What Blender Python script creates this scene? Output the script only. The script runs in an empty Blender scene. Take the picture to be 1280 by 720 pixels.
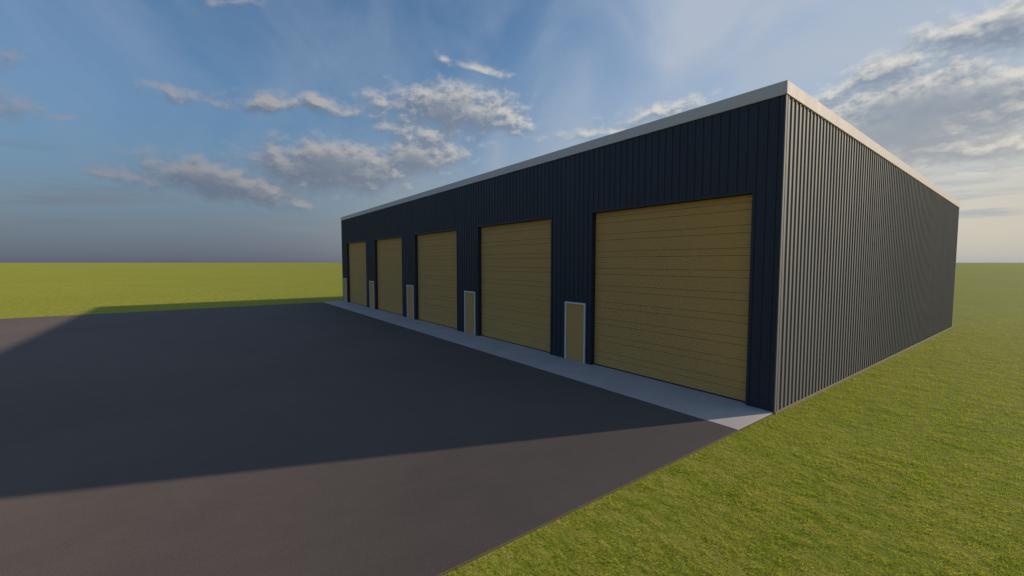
import bpy, bmesh, math, random
import numpy as np
from mathutils import Vector
R = math.radians
random.seed(4)
rng = np.random.default_rng(4)
scene = bpy.context.scene
COL = scene.collection

# ------------------------------------------------------------------ camera
F_PX, PITCH, YAW = 532.5, 0.0599, -0.9311
cam_d = bpy.data.cameras.new('camera')
cam_d.sensor_width = 36.0
cam_d.lens = 36.0 * F_PX / 1280.0
cam_d.clip_start = 0.1
cam_d.clip_end = 20000
cam = bpy.data.objects.new('camera', cam_d)
COL.objects.link(cam)
cam.location = (4.551, -11.687, 3.8)
cam.rotation_euler = (math.pi / 2 - PITCH, 0, -YAW)
scene.camera = cam

# ------------------------------------------------------------------ view, sun, sky
scene.view_settings.view_transform = 'Standard'
scene.view_settings.look = 'None'
scene.view_settings.exposure = 0.0
scene.view_settings.gamma = 1.0
scene.render.resolution_x, scene.render.resolution_y = 1024, 576

SUN_AZ, SUN_EL = 21.8, 22.4          # azimuth from +Y towards +X
sun_dir = Vector((math.sin(R(SUN_AZ)) * math.cos(R(SUN_EL)), math.cos(R(SUN_AZ)) * math.cos(R(SUN_EL)), math.sin(R(SUN_EL))))
sd = bpy.data.lights.new('sun', 'SUN')
sd.energy = 4.0
sd.angle = R(1.0)
sd.color = (1.0, 0.83, 0.64)
sun = bpy.data.objects.new('sun', sd)
COL.objects.link(sun)
sun.rotation_euler = (-sun_dir).to_track_quat('-Z', 'Y').to_euler()
sun.location = (40, 60, 60)

world = bpy.data.worlds.new('World')
scene.world = world
world.use_nodes = True


class NB:
    """small helper for node trees"""
    def __init__(s, tree):
        s.t = tree
        s.N, s.L = tree.nodes, tree.links

    def put(s, sock, v):
        if hasattr(v, 'is_output') or isinstance(v, bpy.types.NodeSocket):
            s.L.new(v, sock)
        else:
            sock.default_value = v

    def m(s, op, a, b=None, c=None, clamp=False):
        n = s.N.new('ShaderNodeMath')
        n.operation = op
        n.use_clamp = clamp
        for i, v in enumerate((a, b, c)):
            if v is not None:
                s.put(n.inputs[i], v)
        return n.outputs[0]

    def vm(s, op, a, b=None, scale=None):
        n = s.N.new('ShaderNodeVectorMath')
        n.operation = op
        s.put(n.inputs[0], a)
        if b is not None:
            s.put(n.inputs[1], b)
        if scale is not None:
            s.put(n.inputs['Scale'], scale)
        return n.outputs['Value'] if op in ('LENGTH', 'DOT_PRODUCT') else n.outputs['Vector']

    def noise(s, vec, scale, detail=4, rough=0.5, dist=0.0, out=0):
        n = s.N.new('ShaderNodeTexNoise')
        s.put(n.inputs['Vector'], vec)
        n.inputs['Scale'].default_value = scale
        n.inputs['Detail'].default_value = detail
        n.inputs['Roughness'].default_value = rough
        n.inputs['Distortion'].default_value = dist
        return n.outputs[out]

    def rng(s, v, a, b, c=0.0, d=1.0, kind='SMOOTHSTEP'):
        n = s.N.new('ShaderNodeMapRange')
        n.interpolation_type = kind
        s.put(n.inputs[0], v)
        for i, x in enumerate((a, b, c, d)):
            s.put(n.inputs[i + 1], x)
        return n.outputs[0]

    def mix(s, f, a, b, blend='MIX'):
        n = s.N.new('ShaderNodeMix')
        n.data_type = 'RGBA'
        n.blend_type = blend
        s.put(n.inputs[0], f)
        for i, v in ((6, a), (7, b)):
            s.put(n.inputs[i], tuple(v) + (1,) if isinstance(v, (tuple, list)) and len(v) == 3 else v)
        return n.outputs[2]

    def ramp(s, f, stops):
        n = s.N.new('ShaderNodeValToRGB')
        s.put(n.inputs[0], f)
        el = n.color_ramp.elements
        while len(el) < len(stops):
            el.new(0.5)
        for e, (p, c) in zip(el, stops):
            e.position = p
            e.color = tuple(c) + (1,)
        return n.outputs[0]

    def mapping(s, vec, loc=(0, 0, 0), rot=(0, 0, 0), scale=(1, 1, 1), kind='POINT'):
        n = s.N.new('ShaderNodeMapping')
        n.vector_type = kind
        s.put(n.inputs['Vector'], vec)
        n.inputs['Location'].default_value = loc
        n.inputs['Rotation'].default_value = rot
        n.inputs['Scale'].default_value = scale
        return n.outputs[0]


# cloud banks: azimuth, elevation, half length, half height (degrees), tilt, weight
CLOUDS = [(-93.8, 8.63, 4.2, 1.1, -2, 0.85), (-87.6, 8.9, 7.5, 2.2, -8.7, 1.3), (-76.0, 11.37, 10.2, 3.1, 0.4, 1.6),
    (-66.03, 13.03, 7.68, 2.8, 7.5, 1.25), (-80.39, 7.02, 3.2, 0.9, -5.3, 0.75), (-90.62, 16.99, 3.13, 0.81, 2.0, 0.6),
    (-83.15, 17.47, 3.66, 0.94, 7.5, 0.8), (-77.28, 18.31, 3.0, 1.0, 2.0, 0.8), (-70.4, 19.55, 1.68, 1.24, -3.4, 0.75),
    (-61.0, 19.0, 9.0, 3.0, -1.4, 1.4), (-77.0, 18.0, 10.0, 0.9, 1.0, 0.6), (-53.77, 17.68, 3.8, 1.67, -5.5, 0.9), (-64.14, 15.97, 7.5, 2.2, 0.1, 0.8),
    (-62.25, 24.62, 1.5, 0.52, -19.2, 0.65), (-57.76, 23.86, 3.4, 0.56, -6.9, 0.75), (-85.64, 26.37, 2.09, 0.53, 8.7, 0.7),
    (-102.7, 13.15, 1.51, 0.89, 5.1, 0.5), (-98.85, 13.03, 0.82, 0.35, 3.2, 0.5), (-102.65, 17.3, 0.95, 0.91, -18.6, 0.35),
    (-43.0, 16.35, 5.1, 0.6, 4.5, 0.75), (-34.76, 18.21, 5.19, 1.01, 6.4, 0.8), (-16.55, 17.28, 2.66, 1.23, 3.9, 0.95),
    (-12.64, 18.3, 4.2, 1.71, 2.6, 1.1), (-6.0, 19.55, 6.0, 2.2, -0.8, 1.3), (-10.64, 13.31, 1.27, 0.58, -3.8, 0.8),
    (-9.14, 8.88, 0.98, 0.25, -4.2, 0.8), (-5.77, 8.0, 2.68, 0.27, -1.3, 0.6), (-10.74, 13.8, 10.5, 4.4, 0.2, 1.8),
    (-9.22, 10.71, 7.76, 1.6, -7.6, 1.2),
    # the same sort of banks where the sky goes on outside the photograph
    (25, 15, 16, 2.6, 0, 0.9), (55, 19, 10, 2.4, 4, 0.9), (95, 12, 12, 2.2, -3, 0.9), (140, 17, 11, 2.6, 2, 0.9),
    (-130, 12, 10, 2.2, 3, 0.9), (-165, 18, 9, 2.4, -3, 0.8), (170, 10, 9, 1.8, 0, 0.8)]


def cloud_group():
    g = bpy.data.node_groups.new('cloud_field', 'ShaderNodeTree')
    g.interface.new_socket('Vector', in_out='INPUT', socket_type='NodeSocketVector')
    g.interface.new_socket('Density', in_out='OUTPUT', socket_type='NodeSocketFloat')
    b = NB(g)
    gi = g.nodes.new('NodeGroupInput')
    go = g.nodes.new('NodeGroupOutput')
    d = gi.outputs[0]
    sx = g.nodes.new('ShaderNodeSeparateXYZ')
    g.links.new(d, sx.inputs[0])
    az = b.m('MULTIPLY', b.m('ARCTAN2', sx.outputs[0], sx.outputs[1]), 57.29578)
    el = b.m('MULTIPLY', b.m('ARCSINE', b.m('MINIMUM', b.m('MAXIMUM', sx.outputs[2], -1.0), 1.0)), 57.29578)
    cx = g.nodes.new('ShaderNodeCombineXYZ')
    g.links.new(az, cx.inputs[0])
    g.links.new(el, cx.inputs[1])
    w = b.noise(d, 9.0, 4, 0.6, out=1)
    w = b.vm('MULTIPLY', b.vm('SUBTRACT', w, (0.5, 0.5, 0.5)), (4.5, 2.0, 0.0))
    p = b.vm('ADD', cx.outputs[0], w)
    best = None
    for (a, e, l, h, t, k) in CLOUDS:
        q = b.mapping(p, (a, e, 0), (0, 0, R(t)), (l * 1.15, h * 1.15, 1), 'TEXTURE')
        v = b.m('MULTIPLY_ADD', b.vm('LENGTH', q), -k, k)
        best = v if best is None else b.m('MAXIMUM', best, v)
    best = b.m('MAXIMUM', best, -1.2)
    dn = b.mapping(d, scale=(1, 1, 1.7))
    n1 = b.noise(dn, 20.0, 9, 0.60, 0.1)
    n2 = b.noise(dn, 42.0, 6, 0.6)
    f = b.m('ADD', b.m('MULTIPLY', b.m('SUBTRACT', n1, 0.5), 2.0), b.m('MULTIPLY', b.m('SUBTRACT', n2, 0.5), 1.0))
    g.links.new(b.m('ADD', best, f), go.inputs[0])
    return g


def build_world():
    t = world.node_tree
    t.nodes.clear()
    b = NB(t)
    out = t.nodes.new('ShaderNodeOutputWorld')
    bg = t.nodes.new('ShaderNodeBackground')
    STR = 0.1
    K = 1.0 / STR
    bg.inputs['Strength'].default_value = STR
    t.links.new(bg.outputs[0], out.inputs[0])
    sky = t.nodes.new('ShaderNodeTexSky')
    sky.sky_type = 'NISHITA'
    sky.sun_disc = False
    sky.sun_elevation = R(SUN_EL)
    sky.sun_rotation = R(SUN_AZ)
    sky.air_density = 1.0
    sky.dust_density = 0.6
    sky.ozone_density = 1.6
    d = t.nodes.new('ShaderNodeTexCoord').outputs['Generated']
    d = b.vm('NORMALIZE', d)
    sx = t.nodes.new('ShaderNodeSeparateXYZ')
    t.links.new(d, sx.inputs[0])
    z = b.m('MAXIMUM', sx.outputs[2], 0.0)
    sunh = (math.sin(R(SUN_AZ)), math.cos(R(SUN_AZ)), 0)
    dh = b.vm('NORMALIZE', b.vm('MULTIPLY', d, (1, 1, 0)))
    s = b.m('MULTIPLY_ADD', b.vm('DOT_PRODUCT', dh, sunh), 0.5, 0.5)          # 1 towards the sun's side
    g = b.m('MULTIPLY_ADD', b.vm('DOT_PRODUCT', d, tuple(sun_dir)), 0.5, 0.5)
    c = b.vm('MULTIPLY', sky.outputs[0], SKY_TINT)
    # thin high veil, thicker towards the sun
    dv = b.mapping(d, rot=(0.3, 0.5, 0.9), scale=(1.0, 2.2, 1.8))
    v1 = b.noise(dv, 1.8, 7, 0.52, 0.8)
    veil = b.m('MULTIPLY', b.rng(v1, 0.30, 0.80), b.m('MULTIPLY_ADD', b.rng(s, 0.30, 0.95), 0.48, 0.28))
    veil = b.m('ADD', veil, b.m('MULTIPLY', b.rng(s, 0.55, 0.90), 0.60), clamp=True)
    c = b.mix(veil, c, VEIL)
    # faint slanting light rays, painted into the sky colour away from the sun
    e = Vector((math.cos(R(-88)), -math.sin(R(-88)), -0.95)).normalized()
    f = Vector((math.cos(R(-88)), -math.sin(R(-88)), 1.05)).normalized()
    cv = t.nodes.new('ShaderNodeCombineXYZ')
    t.links.new(b.m('MULTIPLY', b.vm('DOT_PRODUCT', d, tuple(e)), 1.4), cv.inputs[0])
    t.links.new(b.m('MULTIPLY', b.vm('DOT_PRODUCT', d, tuple(f)), 11.0), cv.inputs[1])
    sk = b.rng(b.noise(cv.outputs[0], 1.6, 5, 0.55, 0.3), 0.46, 0.74)
    sk = b.m('MULTIPLY', sk, b.m('MULTIPLY', b.rng(z, 0.1, 0.2), b.rng(s, 0.75, 0.35)))
    c = b.mix(b.m('MULTIPLY', sk, 0.15), c, (0.26, 0.34, 0.44))
    # haze towards the horizon
    zz = b.m('DIVIDE', z, HAZE_K)
    hz = b.m('POWER', 2.71828, b.m('MULTIPLY', b.m('MULTIPLY', zz, zz), -1.0))
    hcol = b.mix(b.rng(s, 0.30, 0.97), HAZE_L, HAZE_R)
    low = b.m('POWER', 2.71828, b.m('MULTIPLY', z, -28.0))
    hcol = b.mix(b.m('MULTIPLY', low, 0.75), hcol, b.mix(b.rng(s, 0.30, 0.97), LOW_L, LOW_R))
    c = b.mix(b.m('MULTIPLY', hz, 0.95), c, hcol)
    # dim smoky streaks low over the horizon
    ds = b.mapping(d, scale=(1, 1, 9.0))
    st = b.rng(b.noise(ds, 4.0, 5, 0.55), 0.48, 0.68)
    band = b.m('MULTIPLY', b.rng(z, 0.03, 0.08), b.rng(z, 0.22, 0.11))
    c = b.mix(b.m('MULTIPLY', b.m('MULTIPLY', st, band), 0.75), c, b.mix(s, STREAK_L, STREAK_R))
    # clouds
    grp = cloud_group()
    g1 = t.nodes.new('ShaderNodeGroup'); g1.node_tree = grp
    t.links.new(d, g1.inputs[0])
    g2 = t.nodes.new('ShaderNodeGroup'); g2.node_tree = grp
    up = Vector((sun_dir.x * 0.009, sun_dir.y * 0.009, 0.014))
    t.links.new(b.vm('NORMALIZE', b.vm('ADD', d, tuple(up))), g2.inputs[0])
    den = g1.outputs[0]
    alpha = b.rng(den, -0.20, 0.85)
    thin = b.m('SUBTRACT', den, g2.outputs[0])
    thin = b.m('MULTIPLY', thin, b.rng(den, 1.5, 0.6, 0.2, 1.0))
    lit = b.rng(b.m('SUBTRACT', b.m('MULTIPLY', thin, 2.6), b.m('MULTIPLY', den, 0.5)), -1.0, 1.15)
    ccol = b.mix(lit, b.mix(b.rng(s, 0.2, 0.9), SHADE_L, SHADE_R), b.mix(b.rng(s, 0.1, 0.9), LIT_L, LIT_R))
    # far banks sink into the haze
    ccol = b.mix(b.m('MULTIPLY', hz, 0.55), ccol, hcol)
    c = b.mix(b.m('MULTIPLY', alpha, 0.92), c, ccol)
    # colours above are display values; scale to the background strength
    c = b.vm('SCALE', c, scale=K)
    t.links.new(c, bg.inputs[0])


SKY_TINT = (0.063, 0.098, 0.118)
VEIL = (0.42, 0.49, 0.60)
HAZE_K = 0.22
HAZE_L = (0.155, 0.180, 0.232)
HAZE_R = (0.68, 0.61, 0.47)
LOW_L = (0.085, 0.088, 0.14)
LOW_R = (0.36, 0.37, 0.40)
STREAK_L = (0.10, 0.13, 0.175)
STREAK_R = (0.36, 0.42, 0.48)
SHADE_L = (0.130, 0.168, 0.235)
SHADE_R = (0.20, 0.265, 0.36)
LIT_L = (0.30, 0.29, 0.32)
LIT_R = (0.72, 0.70, 0.64)
build_world()


# ------------------------------------------------------------------ materials
def new_mat(name):
    m = bpy.data.materials.new(name)
    m.use_nodes = True
    t = m.node_tree
    p = t.nodes['Principled BSDF']
    return m, t, NB(t), p


def objco(t):
    return t.nodes.new('ShaderNodeTexCoord').outputs['Object']


def worldco(t):
    return t.nodes.new('ShaderNodeNewGeometry').outputs['Position']


def bump(b, p, h, strength, dist):
    n = b.N.new('ShaderNodeBump')
    n.inputs['Strength'].default_value = strength
    n.inputs['Distance'].default_value = dist
    b.put(n.inputs['Height'], h)
    b.L.new(n.outputs[0], p.inputs['Normal'])


def painted_metal(name, col, rough, var=0.12, spec=0.5, ior=1.5, bmp=0.10):
    m, t, b, p = new_mat(name)
    co = worldco(t)
    a = b.noise(b.mapping(co, scale=(1, 1, 0.25)), 1.3, 5, 0.6)
    f = b.noise(co, 60, 3, 0.6)
    k = b.m('ADD', b.m('MULTIPLY', a, 0.8), b.m('MULTIPLY', f, 0.2))
    c = b.mix(k, tuple(x * (1 - var) for x in col), tuple(x * (1 + var) for x in col))
    b.put(p.inputs['Base Color'], c)
    b.put(p.inputs['Roughness'], b.rng(a, 0.2, 0.8, rough - 0.05, rough + 0.07, 'LINEAR'))
    p.inputs['Specular IOR Level'].default_value = spec
    p.inputs['IOR'].default_value = ior
    bump(b, p, b.noise(co, 2.2, 3, 0.5), bmp, 0.02)
    return m


M = {}
M['navy'] = painted_metal('navy_steel_cladding', (0.020, 0.026, 0.040), 0.55, 0.10, 0.45)
M['side'] = painted_metal('sunlit_side_cladding', (0.022, 0.021, 0.024), 0.78, 0.05, 0.5, ior=2.55, bmp=0.04)  # greyer, shinier copy of the cladding, imitating warm sun on the side wall
M['white'] = painted_metal('off_white_trim_steel', (0.66, 0.60, 0.60), 0.7, 0.02, 0.25, bmp=0.02)
M['tan'] = painted_metal('tan_door_steel', (0.60, 0.34, 0.105), 0.6, 0.05, 0.25)
M['frame'] = painted_metal('grey_white_frame_steel', (0.74, 0.72, 0.73), 0.5, 0.04)
M['rubber'] = painted_metal('black_rubber', (0.015, 0.015, 0.014), 0.8, 0.2)
M['roof'] = painted_metal('galvanised_roof_steel', (0.45, 0.46, 0.47), 0.4, 0.06)


def concrete(name, c1, c2):
    m, t, b, p = new_mat(name)
    co = worldco(t)
    a = b.noise(co, 0.7, 6, 0.62)
    f = b.noise(co, 45, 4, 0.7)
    k = b.m('ADD', b.m('MULTIPLY', b.rng(a, 0.25, 0.75), 0.5), b.m('MULTIPLY', b.rng(f, 0.25, 0.75), 0.5))
    b.put(p.inputs['Base Color'], b.mix(k, c1, c2))
    p.inputs['Roughness'].default_value = 0.85
    p.inputs['Specular IOR Level'].default_value = 0.3
    bump(b, p, b.noise(co, 90, 4, 0.7), 0.35, 0.004)
    return m


M['concrete'] = concrete('broom_finished_concrete', (0.36, 0.34, 0.34), (0.54, 0.50, 0.49))
M['soil'] = concrete('packed_brown_soil', (0.09, 0.075, 0.045), (0.16, 0.135, 0.075))
M['edging'] = concrete('tan_concrete_edge', (0.17, 0.14, 0.09), (0.28, 0.23, 0.15))


def asphalt():
    m, t, b, p = new_mat('asphalt')
    co = worldco(t)
    big = b.noise(co, 0.16, 6, 0.6, 0.4)
    mid = b.noise(b.mapping(co, scale=(1.0, 0.6, 1)), 1.6, 6, 0.65)
    fine = b.noise(co, 55, 5, 0.75)
    vor = t.nodes.new('ShaderNodeTexVoronoi')
    b.put(vor.inputs['Vector'], co)
    vor.inputs['Scale'].default_value = 85
    k = b.m('ADD', b.m('MULTIPLY', b.rng(big, 0.3, 0.7), 0.35),
            b.m('ADD', b.m('MULTIPLY', b.rng(mid, 0.3, 0.7), 0.25), b.m('MULTIPLY', b.rng(fine, 0.25, 0.75), 0.4)))
    c = b.mix(k, (0.074, 0.058, 0.052), (0.116, 0.092, 0.080))
    chip = b.rng(vor.outputs['Color'], 0.80, 0.95)
    c = b.mix(b.m('MULTIPLY', chip, 0.35), c, (0.17, 0.155, 0.14))
    b.put(p.inputs['Base Color'], c)
    p.inputs['Roughness'].default_value = 0.86
    p.inputs['Specular IOR Level'].default_value = 0.45
    p.inputs['Diffuse Roughness'].default_value = 0.8
    h = b.m('ADD', fine, b.m('MULTIPLY', vor.outputs['Distance'], 0.8))
    bump(b, p, h, 0.5, 0.006)
    return m


M['asphalt'] = asphalt()


def grass_colour(b, co, bright=1.0):
    big = b.noise(co, 0.045, 5, 0.6)
    mid = b.noise(b.mapping(co, rot=(0, 0, 0.35), scale=(0.65, 1.3, 1)), 1.7, 6, 0.68)
    fine = b.noise(b.mapping(co, rot=(0, 0, 0.35), scale=(0.7, 1.4, 1)), 9.0, 6, 0.72)
    k = b.m('ADD', b.m('MULTIPLY', b.rng(mid, 0.3, 0.7), 0.32), b.m('ADD', b.m('MULTIPLY', b.rng(fine, 0.28, 0.72), 0.58),
                                                              b.m('MULTIPLY', b.rng(big, 0.3, 0.7), 0.10)))
    return b.ramp(k, [(0.12, tuple(x * bright for x in (0.11, 0.165, 0.010))), (0.42, tuple(x * bright for x in (0.190, 0.210, 0.022))),
                      (0.68, tuple(x * bright for x in (0.255, 0.242, 0.038))), (1.0, tuple(x * bright for x in (0.32, 0.27, 0.07)))]), fine, mid


def grass_ground_mat():
    m, t, b, p = new_mat('lawn')
    co = worldco(t)
    c, fine, mid = grass_colour(b, co, 1.32)
    b.put(p.inputs['Base Color'], c)
    p.inputs['Roughness'].default_value = 0.9
    p.inputs['Specular IOR Level'].default_value = 0.1
    p.inputs['Diffuse Roughness'].default_value = 0.35
    h = b.m('ADD', b.m('MULTIPLY', fine, 0.5), mid)
    bump(b, p, h, 0.8, 0.10)
    return m


def blade_mat():
    m, t, b, p = new_mat('grass_blade')
    g = t.nodes.new('ShaderNodeNewGeometry')
    c, fine, mid = grass_colour(b, g.outputs['Position'], 2.5)
    r = g.outputs['Random Per Island']
    c = b.mix(b.rng(r, 0.0, 1.0, 0.0, 0.35, 'LINEAR'), c, (0.12, 0.19, 0.012))
    c = b.mix(b.rng(r, 0.90, 1.0, 0.0, 0.6, 'LINEAR'), c, (0.38, 0.33, 0.14))
    b.put(p.inputs['Base Color'], c)
    p.inputs['Roughness'].default_value = 0.6
    p.inputs['Specular IOR Level'].default_value = 0.25
    tr = t.nodes.new('ShaderNodeBsdfTranslucent')
    b.put(tr.inputs['Color'], b.vm('MULTIPLY', c, (0.95, 1.0, 0.6)))
    ms = t.nodes.new('ShaderNodeMixShader')
    ms.inputs[0].default_value = 0.45
    t.links.new(p.outputs[0], ms.inputs[1])
    t.links.new(tr.outputs[0], ms.inputs[2])
    t.links.new(ms.outputs[0], t.nodes['Material Output'].inputs['Surface'])
    return m


M['lawn'] = grass_ground_mat()
M['blade'] = blade_mat()


# ------------------------------------------------------------------ builders
def tag(o, label=None, cat=None, group=None, kind=None):
    if label: o['label'] = label
    if cat: o['category'] = cat
    if group: o['group'] = group
    if kind: o['kind'] = kind
    return o


def link(name, mesh, parent=None, loc=None):
    o = bpy.data.objects.new(name, mesh)
    COL.objects.link(o)
    if parent is not None: o.parent = parent
    if loc is not None: o.location = loc
    return o


def empty(name, loc=(0, 0, 0), parent=None):
    o = link(name, None, parent, loc)
    o.empty_display_size = 0.3
    return o


HEX = [(0, 3, 2, 1), (4, 5, 6, 7), (0, 1, 5, 4), (1, 2, 6, 5), (2, 3, 7, 6), (3, 0, 4, 7)]


class MB:
    def __init__(s): s.v, s.f = [], []

    def hexa(s, p):
        n = len(s.v)
        s.v += [tuple(q) for q in p]
        s.f += [tuple(n + i for i in f) for f in HEX]
        return s

    def box(s, x0, x1, y0, y1, z0, z1):
        return s.hexa([(x0, y0, z0), (x1, y0, z0), (x1, y1, z0), (x0, y1, z0), (x0, y0, z1), (x1, y0, z1), (x1, y1, z1), (x0, y1, z1)])

    def mesh(s, name, mat, bev=0.0, seg=1):
        me = bpy.data.meshes.new(name)
        me.from_pydata(s.v, [], s.f)
        me.materials.append(mat)
        bm = bmesh.new(); bm.from_mesh(me)
        bmesh.ops.recalc_face_normals(bm, faces=bm.faces)
        if bev: bmesh.ops.bevel(bm, geom=bm.edges[:], offset=bev, segments=seg, affect='EDGES')
        bm.to_mesh(me); bm.free()
        return me

    def obj(s, name, mat, parent=None, bev=0.0, loc=None):
        return link(name, s.mesh(name, mat, bev), parent, loc)


# ------------------------------------------------------------------ dimensions (metres)
L, D = 39.1, 24.0                     # front length along -X, depth along +Y
HF, HB = 7.88, 6.955                  # eaves height at the front and at the back
FH = 0.32                             # fascia height
BAY, OPW, OPH = 7.79, 5.56, 5.60      # door spacing, opening width and height
OPX = 0.69                            # first opening starts this far from the near corner
RIB = 0.243                           # spacing of the cladding ribs
RW0, RW1, RH = 0.036, 0.022, 0.026    # rib half widths at foot and crest, rib height
TH = 0.22                             # wall thickness
slope = (HF - HB) / D
openings = [(-OPX - BAY * i - OPW, -OPX - BAY * i) for i in range(5)]
mandoors = [(-7.62 - 7.81 * i, -6.53 - 7.81 * i) for i in range(5)]
MH = 2.27

# ------------------------------------------------------------------ ground, lot and pavement
GZ = -0.055
g = MB()
# ground: one sheet to the horizon, in rings so that near faces stay small
N, S = 48, 9000.0
ts = np.linspace(-1, 1, N + 1)
xs = np.sign(ts) * (np.abs(ts) ** 5) * S
me = bpy.data.meshes.new('grass_ground')
vs = [(float(x), float(y), GZ) for y in xs for x in xs]
fs = [(j * (N + 1) + i, j * (N + 1) + i + 1, (j + 1) * (N + 1) + i + 1, (j + 1) * (N + 1) + i) for j in range(N) for i in range(N)]
me.from_pydata(vs, [], fs)
me.materials.append(M['lawn'])
tag(link('grass_ground', me), 'flat mown yellow green grass field reaching to the horizon', kind='structure')

tag(MB().box(-L, -0.004, -75, -1.90, -0.30, -0.008).obj('asphalt_lot', M['asphalt'], bev=0.003),
    'dark asphalt lot in front of the long metal building', kind='structure')
tag(MB().box(-L, -0.004, -1.897, 0.35, -0.30, 0.0).obj('concrete_apron', M['concrete'], bev=0.004),
    'pale concrete apron strip along the foot of the garage doors', kind='structure')
tag(MB().box(-0.002, 0.008, -75, 0.0, -0.30, -0.016).obj('lot_edging', M['soil'], bev=0.004),
    'thin brown soil edge between the asphalt lot and the grass', kind='structure')
tag(MB().box(-0.3, 0.040, 0.002, D + 0.040, -0.30, 0.006).obj('foundation_edge', M['edging'], bev=0.004),
    'thin tan concrete foundation edge along the foot of the ribbed side wall', kind='structure')

# ------------------------------------------------------------------ the building
bld = empty('garage_building', (0, 0, 0))
tag(bld, 'long navy ribbed metal garage building with five tan overhead doors', 'building')


def topz(y): return HF - slope * y


# front wall: piers and headers butted end to end, openings left free
def front_wall():
    m = MB()
    cuts = sorted([(a, b2, OPH) for a, b2 in openings] + [(a, b2, MH) for a, b2 in mandoors], reverse=True)
    x = 0.0
    for a, b2, h in cuts:
        if b2 < x: m.box(b2, x, 0, TH, 0.0, HF)
        m.box(a, b2, 0, TH, h, HF)
        x = a
    m.box(-L, x, 0, TH, 0.0, HF)
    me = m.mesh('front_wall', M['navy'])
    return link('front_wall', me, bld)


fw = front_wall()


def rib_mesh(z0, z1a, z1b, along='x', mat='navy'):
    """trapezoid rib; along='x' on the front (faces -Y), 'y' on the side (faces +X)"""
    m = MB()
    if along == 'x':
        m.hexa([(-RW0, 0, z0), (RW0, 0, z0), (RW1, -RH, z0), (-RW1, -RH, z0), (-RW0, 0, z1a), (RW0, 0, z1a), (RW1, -RH, z1a), (-RW1, -RH, z1a)])
    else:
        m.hexa([(0, -RW0, z0), (0, RW0, z0), (RH, RW1, z0), (RH, -RW1, z0), (0, -RW0, z1a), (0, RW0, z1b), (RH, RW1, z1b), (RH, -RW1, z1a)])
    return m.mesh('wall_rib', M[mat])


ribs = {}
n_front = int((L - 0.15) / RIB)
TRIM = 0.075                                    # flat trim band round the big openings
for i in range(n_front + 1):
    x = -0.16 - i * RIB
    if x < -L + 0.12: break
    z0 = 0.004
    for a, b2 in openings:
        if a - TRIM - RW0 < x < b2 + TRIM + RW0: z0 = OPH + TRIM + 0.002
    for a, b2 in mandoors:
        if a - RW0 < x < b2 + RW0: z0 = MH + 0.002
    # a rib that would straddle the jamb band is cut above it, as on the real wall
    if z0 not in ribs: ribs[z0] = rib_mesh(z0, HF - 0.003, HF - 0.003)
    link('wall_rib', ribs[z0], fw, (x, 0, 0))

# side wall towards the grass
side = MB()
side.hexa([(-TH, TH, 0.013), (0, TH, 0.013), (0, D, 0.013), (-TH, D, 0.013), (-TH, TH, topz(TH)), (0, TH, topz(TH)), (0, D, HB), (-TH, D, HB)])
side.hexa([(-0.05, 0.0015, 0.013), (0.0, 0.0015, 0.013), (0, TH, 0.013), (-0.05, TH, 0.013), (-0.05, 0.0015, topz(0)), (0.0, 0.0015, topz(0)), (0, TH, topz(TH)), (-0.05, TH, topz(TH))])
for v in range(len(side.v)):
    x_, y_, z_ = side.v[v]
    side.v[v] = (x_ + 0.002, y_, z_)
sw = side.obj('side_wall', M['side'], bld)
y = 0.125
while y < D - 0.08:
    za, zb = topz(y - RW0) - 0.004, topz(y + RW0) - 0.004
    link('wall_rib', rib_mesh(0.014, za, zb, 'y', 'side'), sw, (0.002, y, 0))
    y += RIB

# back and far end walls, ribs joined (nothing of them shows)
bw = MB()
bw.box(-L, -TH, D - TH, D, 0.0, HB)
bo = bw.obj('rear_wall', M['navy'], bld)
ew = MB()
ew.hexa([(-L, TH, 0.0), (-L + TH, TH, 0.0), (-L + TH, D - TH, 0.0), (-L, D - TH, 0.0), (-L, TH, topz(TH)), (-L + TH, TH, topz(TH)), (-L + TH, D - TH, topz(D - TH)), (-L, D - TH, topz(D - TH))])
eo = ew.obj('end_wall', M['navy'], bld)
rr = MB()
yy = 0.125
while yy < D - 0.08:
    rr.hexa([(-L, yy - RW0, 0), (-L, yy + RW0, 0), (-L - RH, yy + RW1, 0), (-L - RH, yy - RW1, 0),
             (-L, yy - RW0, topz(yy) - 0.02), (-L, yy + RW0, topz(yy) - 0.02), (-L - RH, yy + RW1, topz(yy) - 0.02), (-L - RH, yy - RW1, topz(yy) - 0.02)])
    yy += RIB
tag(rr.obj('wall_ribs', M['navy'], eo), kind='stuff')
rr = MB()
xx = -0.15
while xx > -L + 0.1:
    rr.hexa([(xx - RW0, D, 0), (xx + RW0, D, 0), (xx + RW1, D + RH, 0), (xx - RW1, D + RH, 0),
             (xx - RW0, D, HB - 0.01), (xx + RW0, D, HB - 0.01), (xx + RW1, D + RH, HB - 0.01), (xx - RW1, D + RH, HB - 0.01)])
    xx -= RIB
tag(rr.obj('wall_ribs', M['navy'], bo), kind='stuff')

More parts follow.
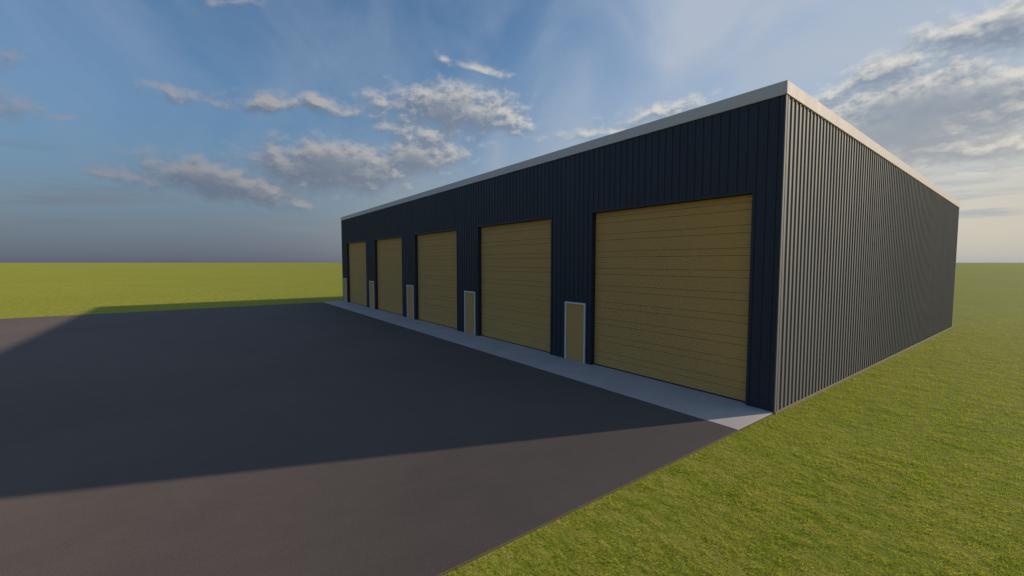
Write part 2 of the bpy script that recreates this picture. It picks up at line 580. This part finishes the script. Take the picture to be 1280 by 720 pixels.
# roof deck behind the fascia, with standing seams
PR = 0.050                                       # how far trim stands proud of the wall line
rd = MB()
rd.hexa([(-L + 0.01, 0.21, topz(0.21)), (-0.01, 0.21, topz(0.21)), (-0.01, D - 0.01, HB), (-L + 0.01, D - 0.01, HB),
         (-L + 0.01, 0.21, topz(0.21) + 0.20), (-0.01, 0.21, topz(0.21) + 0.20), (-0.01, D - 0.01, HB + 0.20), (-L + 0.01, D - 0.01, HB + 0.20)])
ro = rd.obj('roof', M['roof'], bld)
rs = MB()
for i in range(64):
    x = -0.4 - i * 0.61
    z0, z1 = topz(0.22) + 0.20, HB + 0.205
    rs.hexa([(x - .02, 0.22, z0), (x + .02, 0.22, z0), (x + .02, D - 0.05, z1 - .005), (x - .02, D - 0.05, z1 - .005),
             (x - .012, 0.22, z0 + .05), (x + .012, 0.22, z0 + .05), (x + .012, D - 0.05, z1 + .045), (x - .012, D - 0.05, z1 + .045)])
tag(rs.obj('roof_seams', M['roof'], ro), kind='stuff')

# fascia: mitred boards round the four eaves, each with a small drip lip at its foot
def board(p0, p1, nrm, z0a, z0b, name='fascia'):
    """board from p0 to p1 (outer line), thickness inwards, mitred 45 degrees"""
    (ax, ay), (bx, by) = p0, p1
    dx, dy = bx - ax, by - ay
    l = math.hypot(dx, dy); dx /= l; dy /= l
    nx, ny = nrm
    T = 0.20
    a2 = (ax - nx * T + dx * T, ay - ny * T + dy * T)
    b2 = (bx - nx * T - dx * T, by - ny * T - dy * T)
    m = MB()
    m.hexa([(ax, ay, z0a), (bx, by, z0b), (b2[0], b2[1], z0b), (a2[0], a2[1], z0a),
            (ax, ay, z0a + FH), (bx, by, z0b + FH), (b2[0], b2[1], z0b + FH), (a2[0], a2[1], z0a + FH)])
    return m.obj(name, M['white'], bld, bev=0.004)


X0, X1, Y0, Y1 = -L - PR, PR, -PR, D + PR
board((X0, Y0), (X1, Y0), (0, -1), HF, HF)
board((X1, Y0), (X1, Y1), (1, 0), HF, HB)
board((X1, Y1), (X0, Y1), (0, 1), HB, HB)
board((X0, Y1), (X0, Y0), (-1, 0), HB, HF)

# corner trims: flat strips closing the ribs at the ends of the side walls
def corner(xa, ya, sx, sy, h, z0, mat='side'):
    m = MB()
    t, w = 0.028, 0.06
    xs_ = sorted((xa, xa + sx * t)); ys_ = sorted((ya + sy * t, ya - sy * w))
    m.box(xs_[0], xs_[1], ys_[0], ys_[1], z0, h)
    return m.obj('corner_trim', M[mat], bld)


corner(0.002, 0.0, 1, -1, HF - 0.004, 0.014)
corner(-L, 0.0, -1, -1, HF - 0.004, 0.004)
corner(0.002, D, 1, 1, HB - 0.008, 0.014)

# ------------------------------------------------------------------ overhead doors
INS = 0.16                                       # the doors sit this deep in their openings


def slat(h, n):
    """one ribbed steel door board: n shallow grooves across its height"""
    m = MB()
    w = OPW - 0.05
    p = h / n
    prof = []
    for i in range(n):
        z = i * p
        prof += [(0.0075, z + (0.004 if i == 0 else 0.0)), (0.0, z + 0.022), (0.0, z + p - 0.012)]
    prof += [(0.0075, h - 0.004)]
    V, Fc = [], []
    for (yv, zv) in prof:
        V += [(0, yv, zv), (w, yv, zv)]
    k = len(prof)
    for i in range(k - 1):
        Fc.append((2 * i, 2 * i + 1, 2 * i + 3, 2 * i + 2))
    # back, top and bottom so that it is a solid board
    V += [(0, 0.045, 0.004), (w, 0.045, 0.004), (0, 0.045, h - 0.004), (w, 0.045, h - 0.004)]
    q = 2 * k
    Fc += [(0, q, q + 1, 1), (2 * k - 2, 2 * k - 1, q + 3, q + 2), (q, q + 2, q + 3, q + 1)]
    m.v, m.f = V, Fc
    return m.mesh('door_board', M['tan'])


s_first, s_tall, s_short, s_last = slat(0.300, 4), slat(0.404, 6), slat(0.2045, 3), slat(0.185, 3)
doors = []
seal_me = MB().box(0, OPW - 0.05, 0.004, 0.05, 0.0, 0.035).mesh('bottom_seal', M['rubber'], 0.006)
back_me = MB().box(0, OPW - 0.01, 0.050, 0.085, 0.0, OPH - 0.01).mesh('door_backing', M['rubber'])
for n, (a, b2) in enumerate(openings):
    dr = empty('overhead_door', (a + 0.025, INS, 0.004), bld)
    link('bottom_seal', seal_me, dr, (0, 0, 0))
    link('door_backing', back_me, dr, (-0.02, 0, 0))
    z = 0.032
    # boards from the floor up; tall and short ones alternate
    for me, h in [(s_first, 0.300)] + [(s_short, 0.2045), (s_tall, 0.404)] * 8 + [(s_short, 0.2045), (s_last, 0.185)]:
        link('door_board', me, dr, (0, 0, z))
        z += h
    # jamb and head trims: flat navy angles standing just proud of the wall
    jb = MB()
    jb.box(a - TRIM, a, -0.024, -0.001, 0.003, OPH + TRIM)
    jb.box(b2, b2 + TRIM, -0.024, -0.001, 0.003, OPH + TRIM)
    jb.box(a, b2, -0.024, -0.001, OPH, OPH + TRIM)
    jb.obj('opening_trim', M['navy'], bld)

# ------------------------------------------------------------------ personnel doors
FW = 0.062
fr = MB()
W = mandoors[0][1] - mandoors[0][0]
fr.box(0, FW, -0.045, 0.10, 0.004, MH)
fr.box(W - FW, W, -0.045, 0.10, 0.004, MH)
fr.box(FW, W - FW, -0.045, 0.10, MH - FW, MH)
fr_me = fr.mesh('door_frame', M['frame'], 0.004)
lf_me = MB().box(FW + 0.004, W - FW - 0.004, -0.008, 0.037, 0.018, MH - FW - 0.004).mesh('door_leaf', M['tan'], 0.003)
th_me = MB().box(FW, W - FW, 0.0, 0.10, 0.002, 0.014).mesh('threshold', M['roof'], 0.002)
bk_me = MB().box(FW * 0.5, W - FW * 0.5, 0.101, 0.13, 0.0, MH - 0.002).mesh('door_backing', M['rubber'])
for a, b2 in mandoors:
    pd = empty('personnel_door', (a, 0, 0), bld)
    link('door_frame', fr_me, pd)
    link('door_leaf', lf_me, pd)
    link('threshold', th_me, pd)
    link('door_backing', bk_me, pd)


# ------------------------------------------------------------------ grass blades near the camera
def vnoise(x, y):
    """smooth value noise in -1..1"""
    tab = np.random.default_rng(9).uniform(-1, 1, (256, 256))
    xi, yi = np.floor(x).astype(int), np.floor(y).astype(int)
    fx, fy = x - xi, y - yi
    fx, fy = fx * fx * (3 - 2 * fx), fy * fy * (3 - 2 * fy)
    g = lambda a, c: tab[a % 256, c % 256]
    return (g(xi, yi) * (1 - fx) + g(xi + 1, yi) * fx) * (1 - fy) + (g(xi, yi + 1) * (1 - fx) + g(xi + 1, yi + 1) * fx) * fy


def grass_blades(n=1500000):
    cx, cy, r0 = 6.0, -6.5, 5.0                    # densest on the lawn by the corner of the lot, thinning out all round
    r = r0 * np.sqrt(np.exp(rng.random(n) * math.log(1 + (48 / r0) ** 2)) - 1)
    a = rng.uniform(0, 2 * np.pi, n)
    x = cx + np.sin(a) * r
    y = cy + np.cos(a) * r
    ok = (rng.random(n) > (r - 12) / 36) & (x > 0.035) & ((y < 0) | (x > 0.085))
    x, y, r = x[ok], y[ok], r[ok]
    # tuft clumping
    n = len(x)
    xr, yr = x * 0.94 + y * 0.34, y * 0.94 - x * 0.34
    ph = 0.9 * vnoise(xr * 2.6, yr * 4.4) + 1.3 * vnoise(xr * 7 + 31, yr * 10 + 17)
    h = (0.022 + 0.030 * rng.random(n) ** 1.5) * (1.0 + 0.42 * ph) * (0.9 + 0.015 * r)
    h = np.clip(h, 0.012, 0.075)
    w = (0.004 + 0.006 * rng.random(n)) * (0.95 + 0.09 * r)
    th = rng.uniform(0, 2 * np.pi, n)
    lean = h * (0.5 + 1.2 * rng.random(n))
    la = rng.normal(-0.6, 1.3, n)
    zb = GZ - 0.004
    v = np.zeros((n, 3, 3), np.float32)
    v[:, 0, 0] = x - np.cos(th) * w / 2; v[:, 0, 1] = y - np.sin(th) * w / 2; v[:, 0, 2] = zb
    v[:, 1, 0] = x + np.cos(th) * w / 2; v[:, 1, 1] = y + np.sin(th) * w / 2; v[:, 1, 2] = zb
    v[:, 2, 0] = x + np.cos(la) * lean; v[:, 2, 1] = y + np.sin(la) * lean; v[:, 2, 2] = zb + h
    # keep tips off the slab and wall
    v[:, 2, 0] = np.maximum(v[:, 2, 0], np.where(y < 0, 0.012, 0.08))
    me = bpy.data.meshes.new('grass')
    me.vertices.add(n * 3)
    me.vertices.foreach_set('co', v.reshape(-1))
    me.loops.add(n * 3)
    me.loops.foreach_set('vertex_index', np.arange(n * 3, dtype=np.int32))
    me.polygons.add(n)
    me.polygons.foreach_set('loop_start', np.arange(0, n * 3, 3, dtype=np.int32))
    me.update(calc_edges=True)
    me.materials.append(M['blade'])
    return link('grass', me)


tag(grass_blades(), 'short tufted green grass beside the asphalt lot and ribbed side wall', 'grass', kind='stuff')
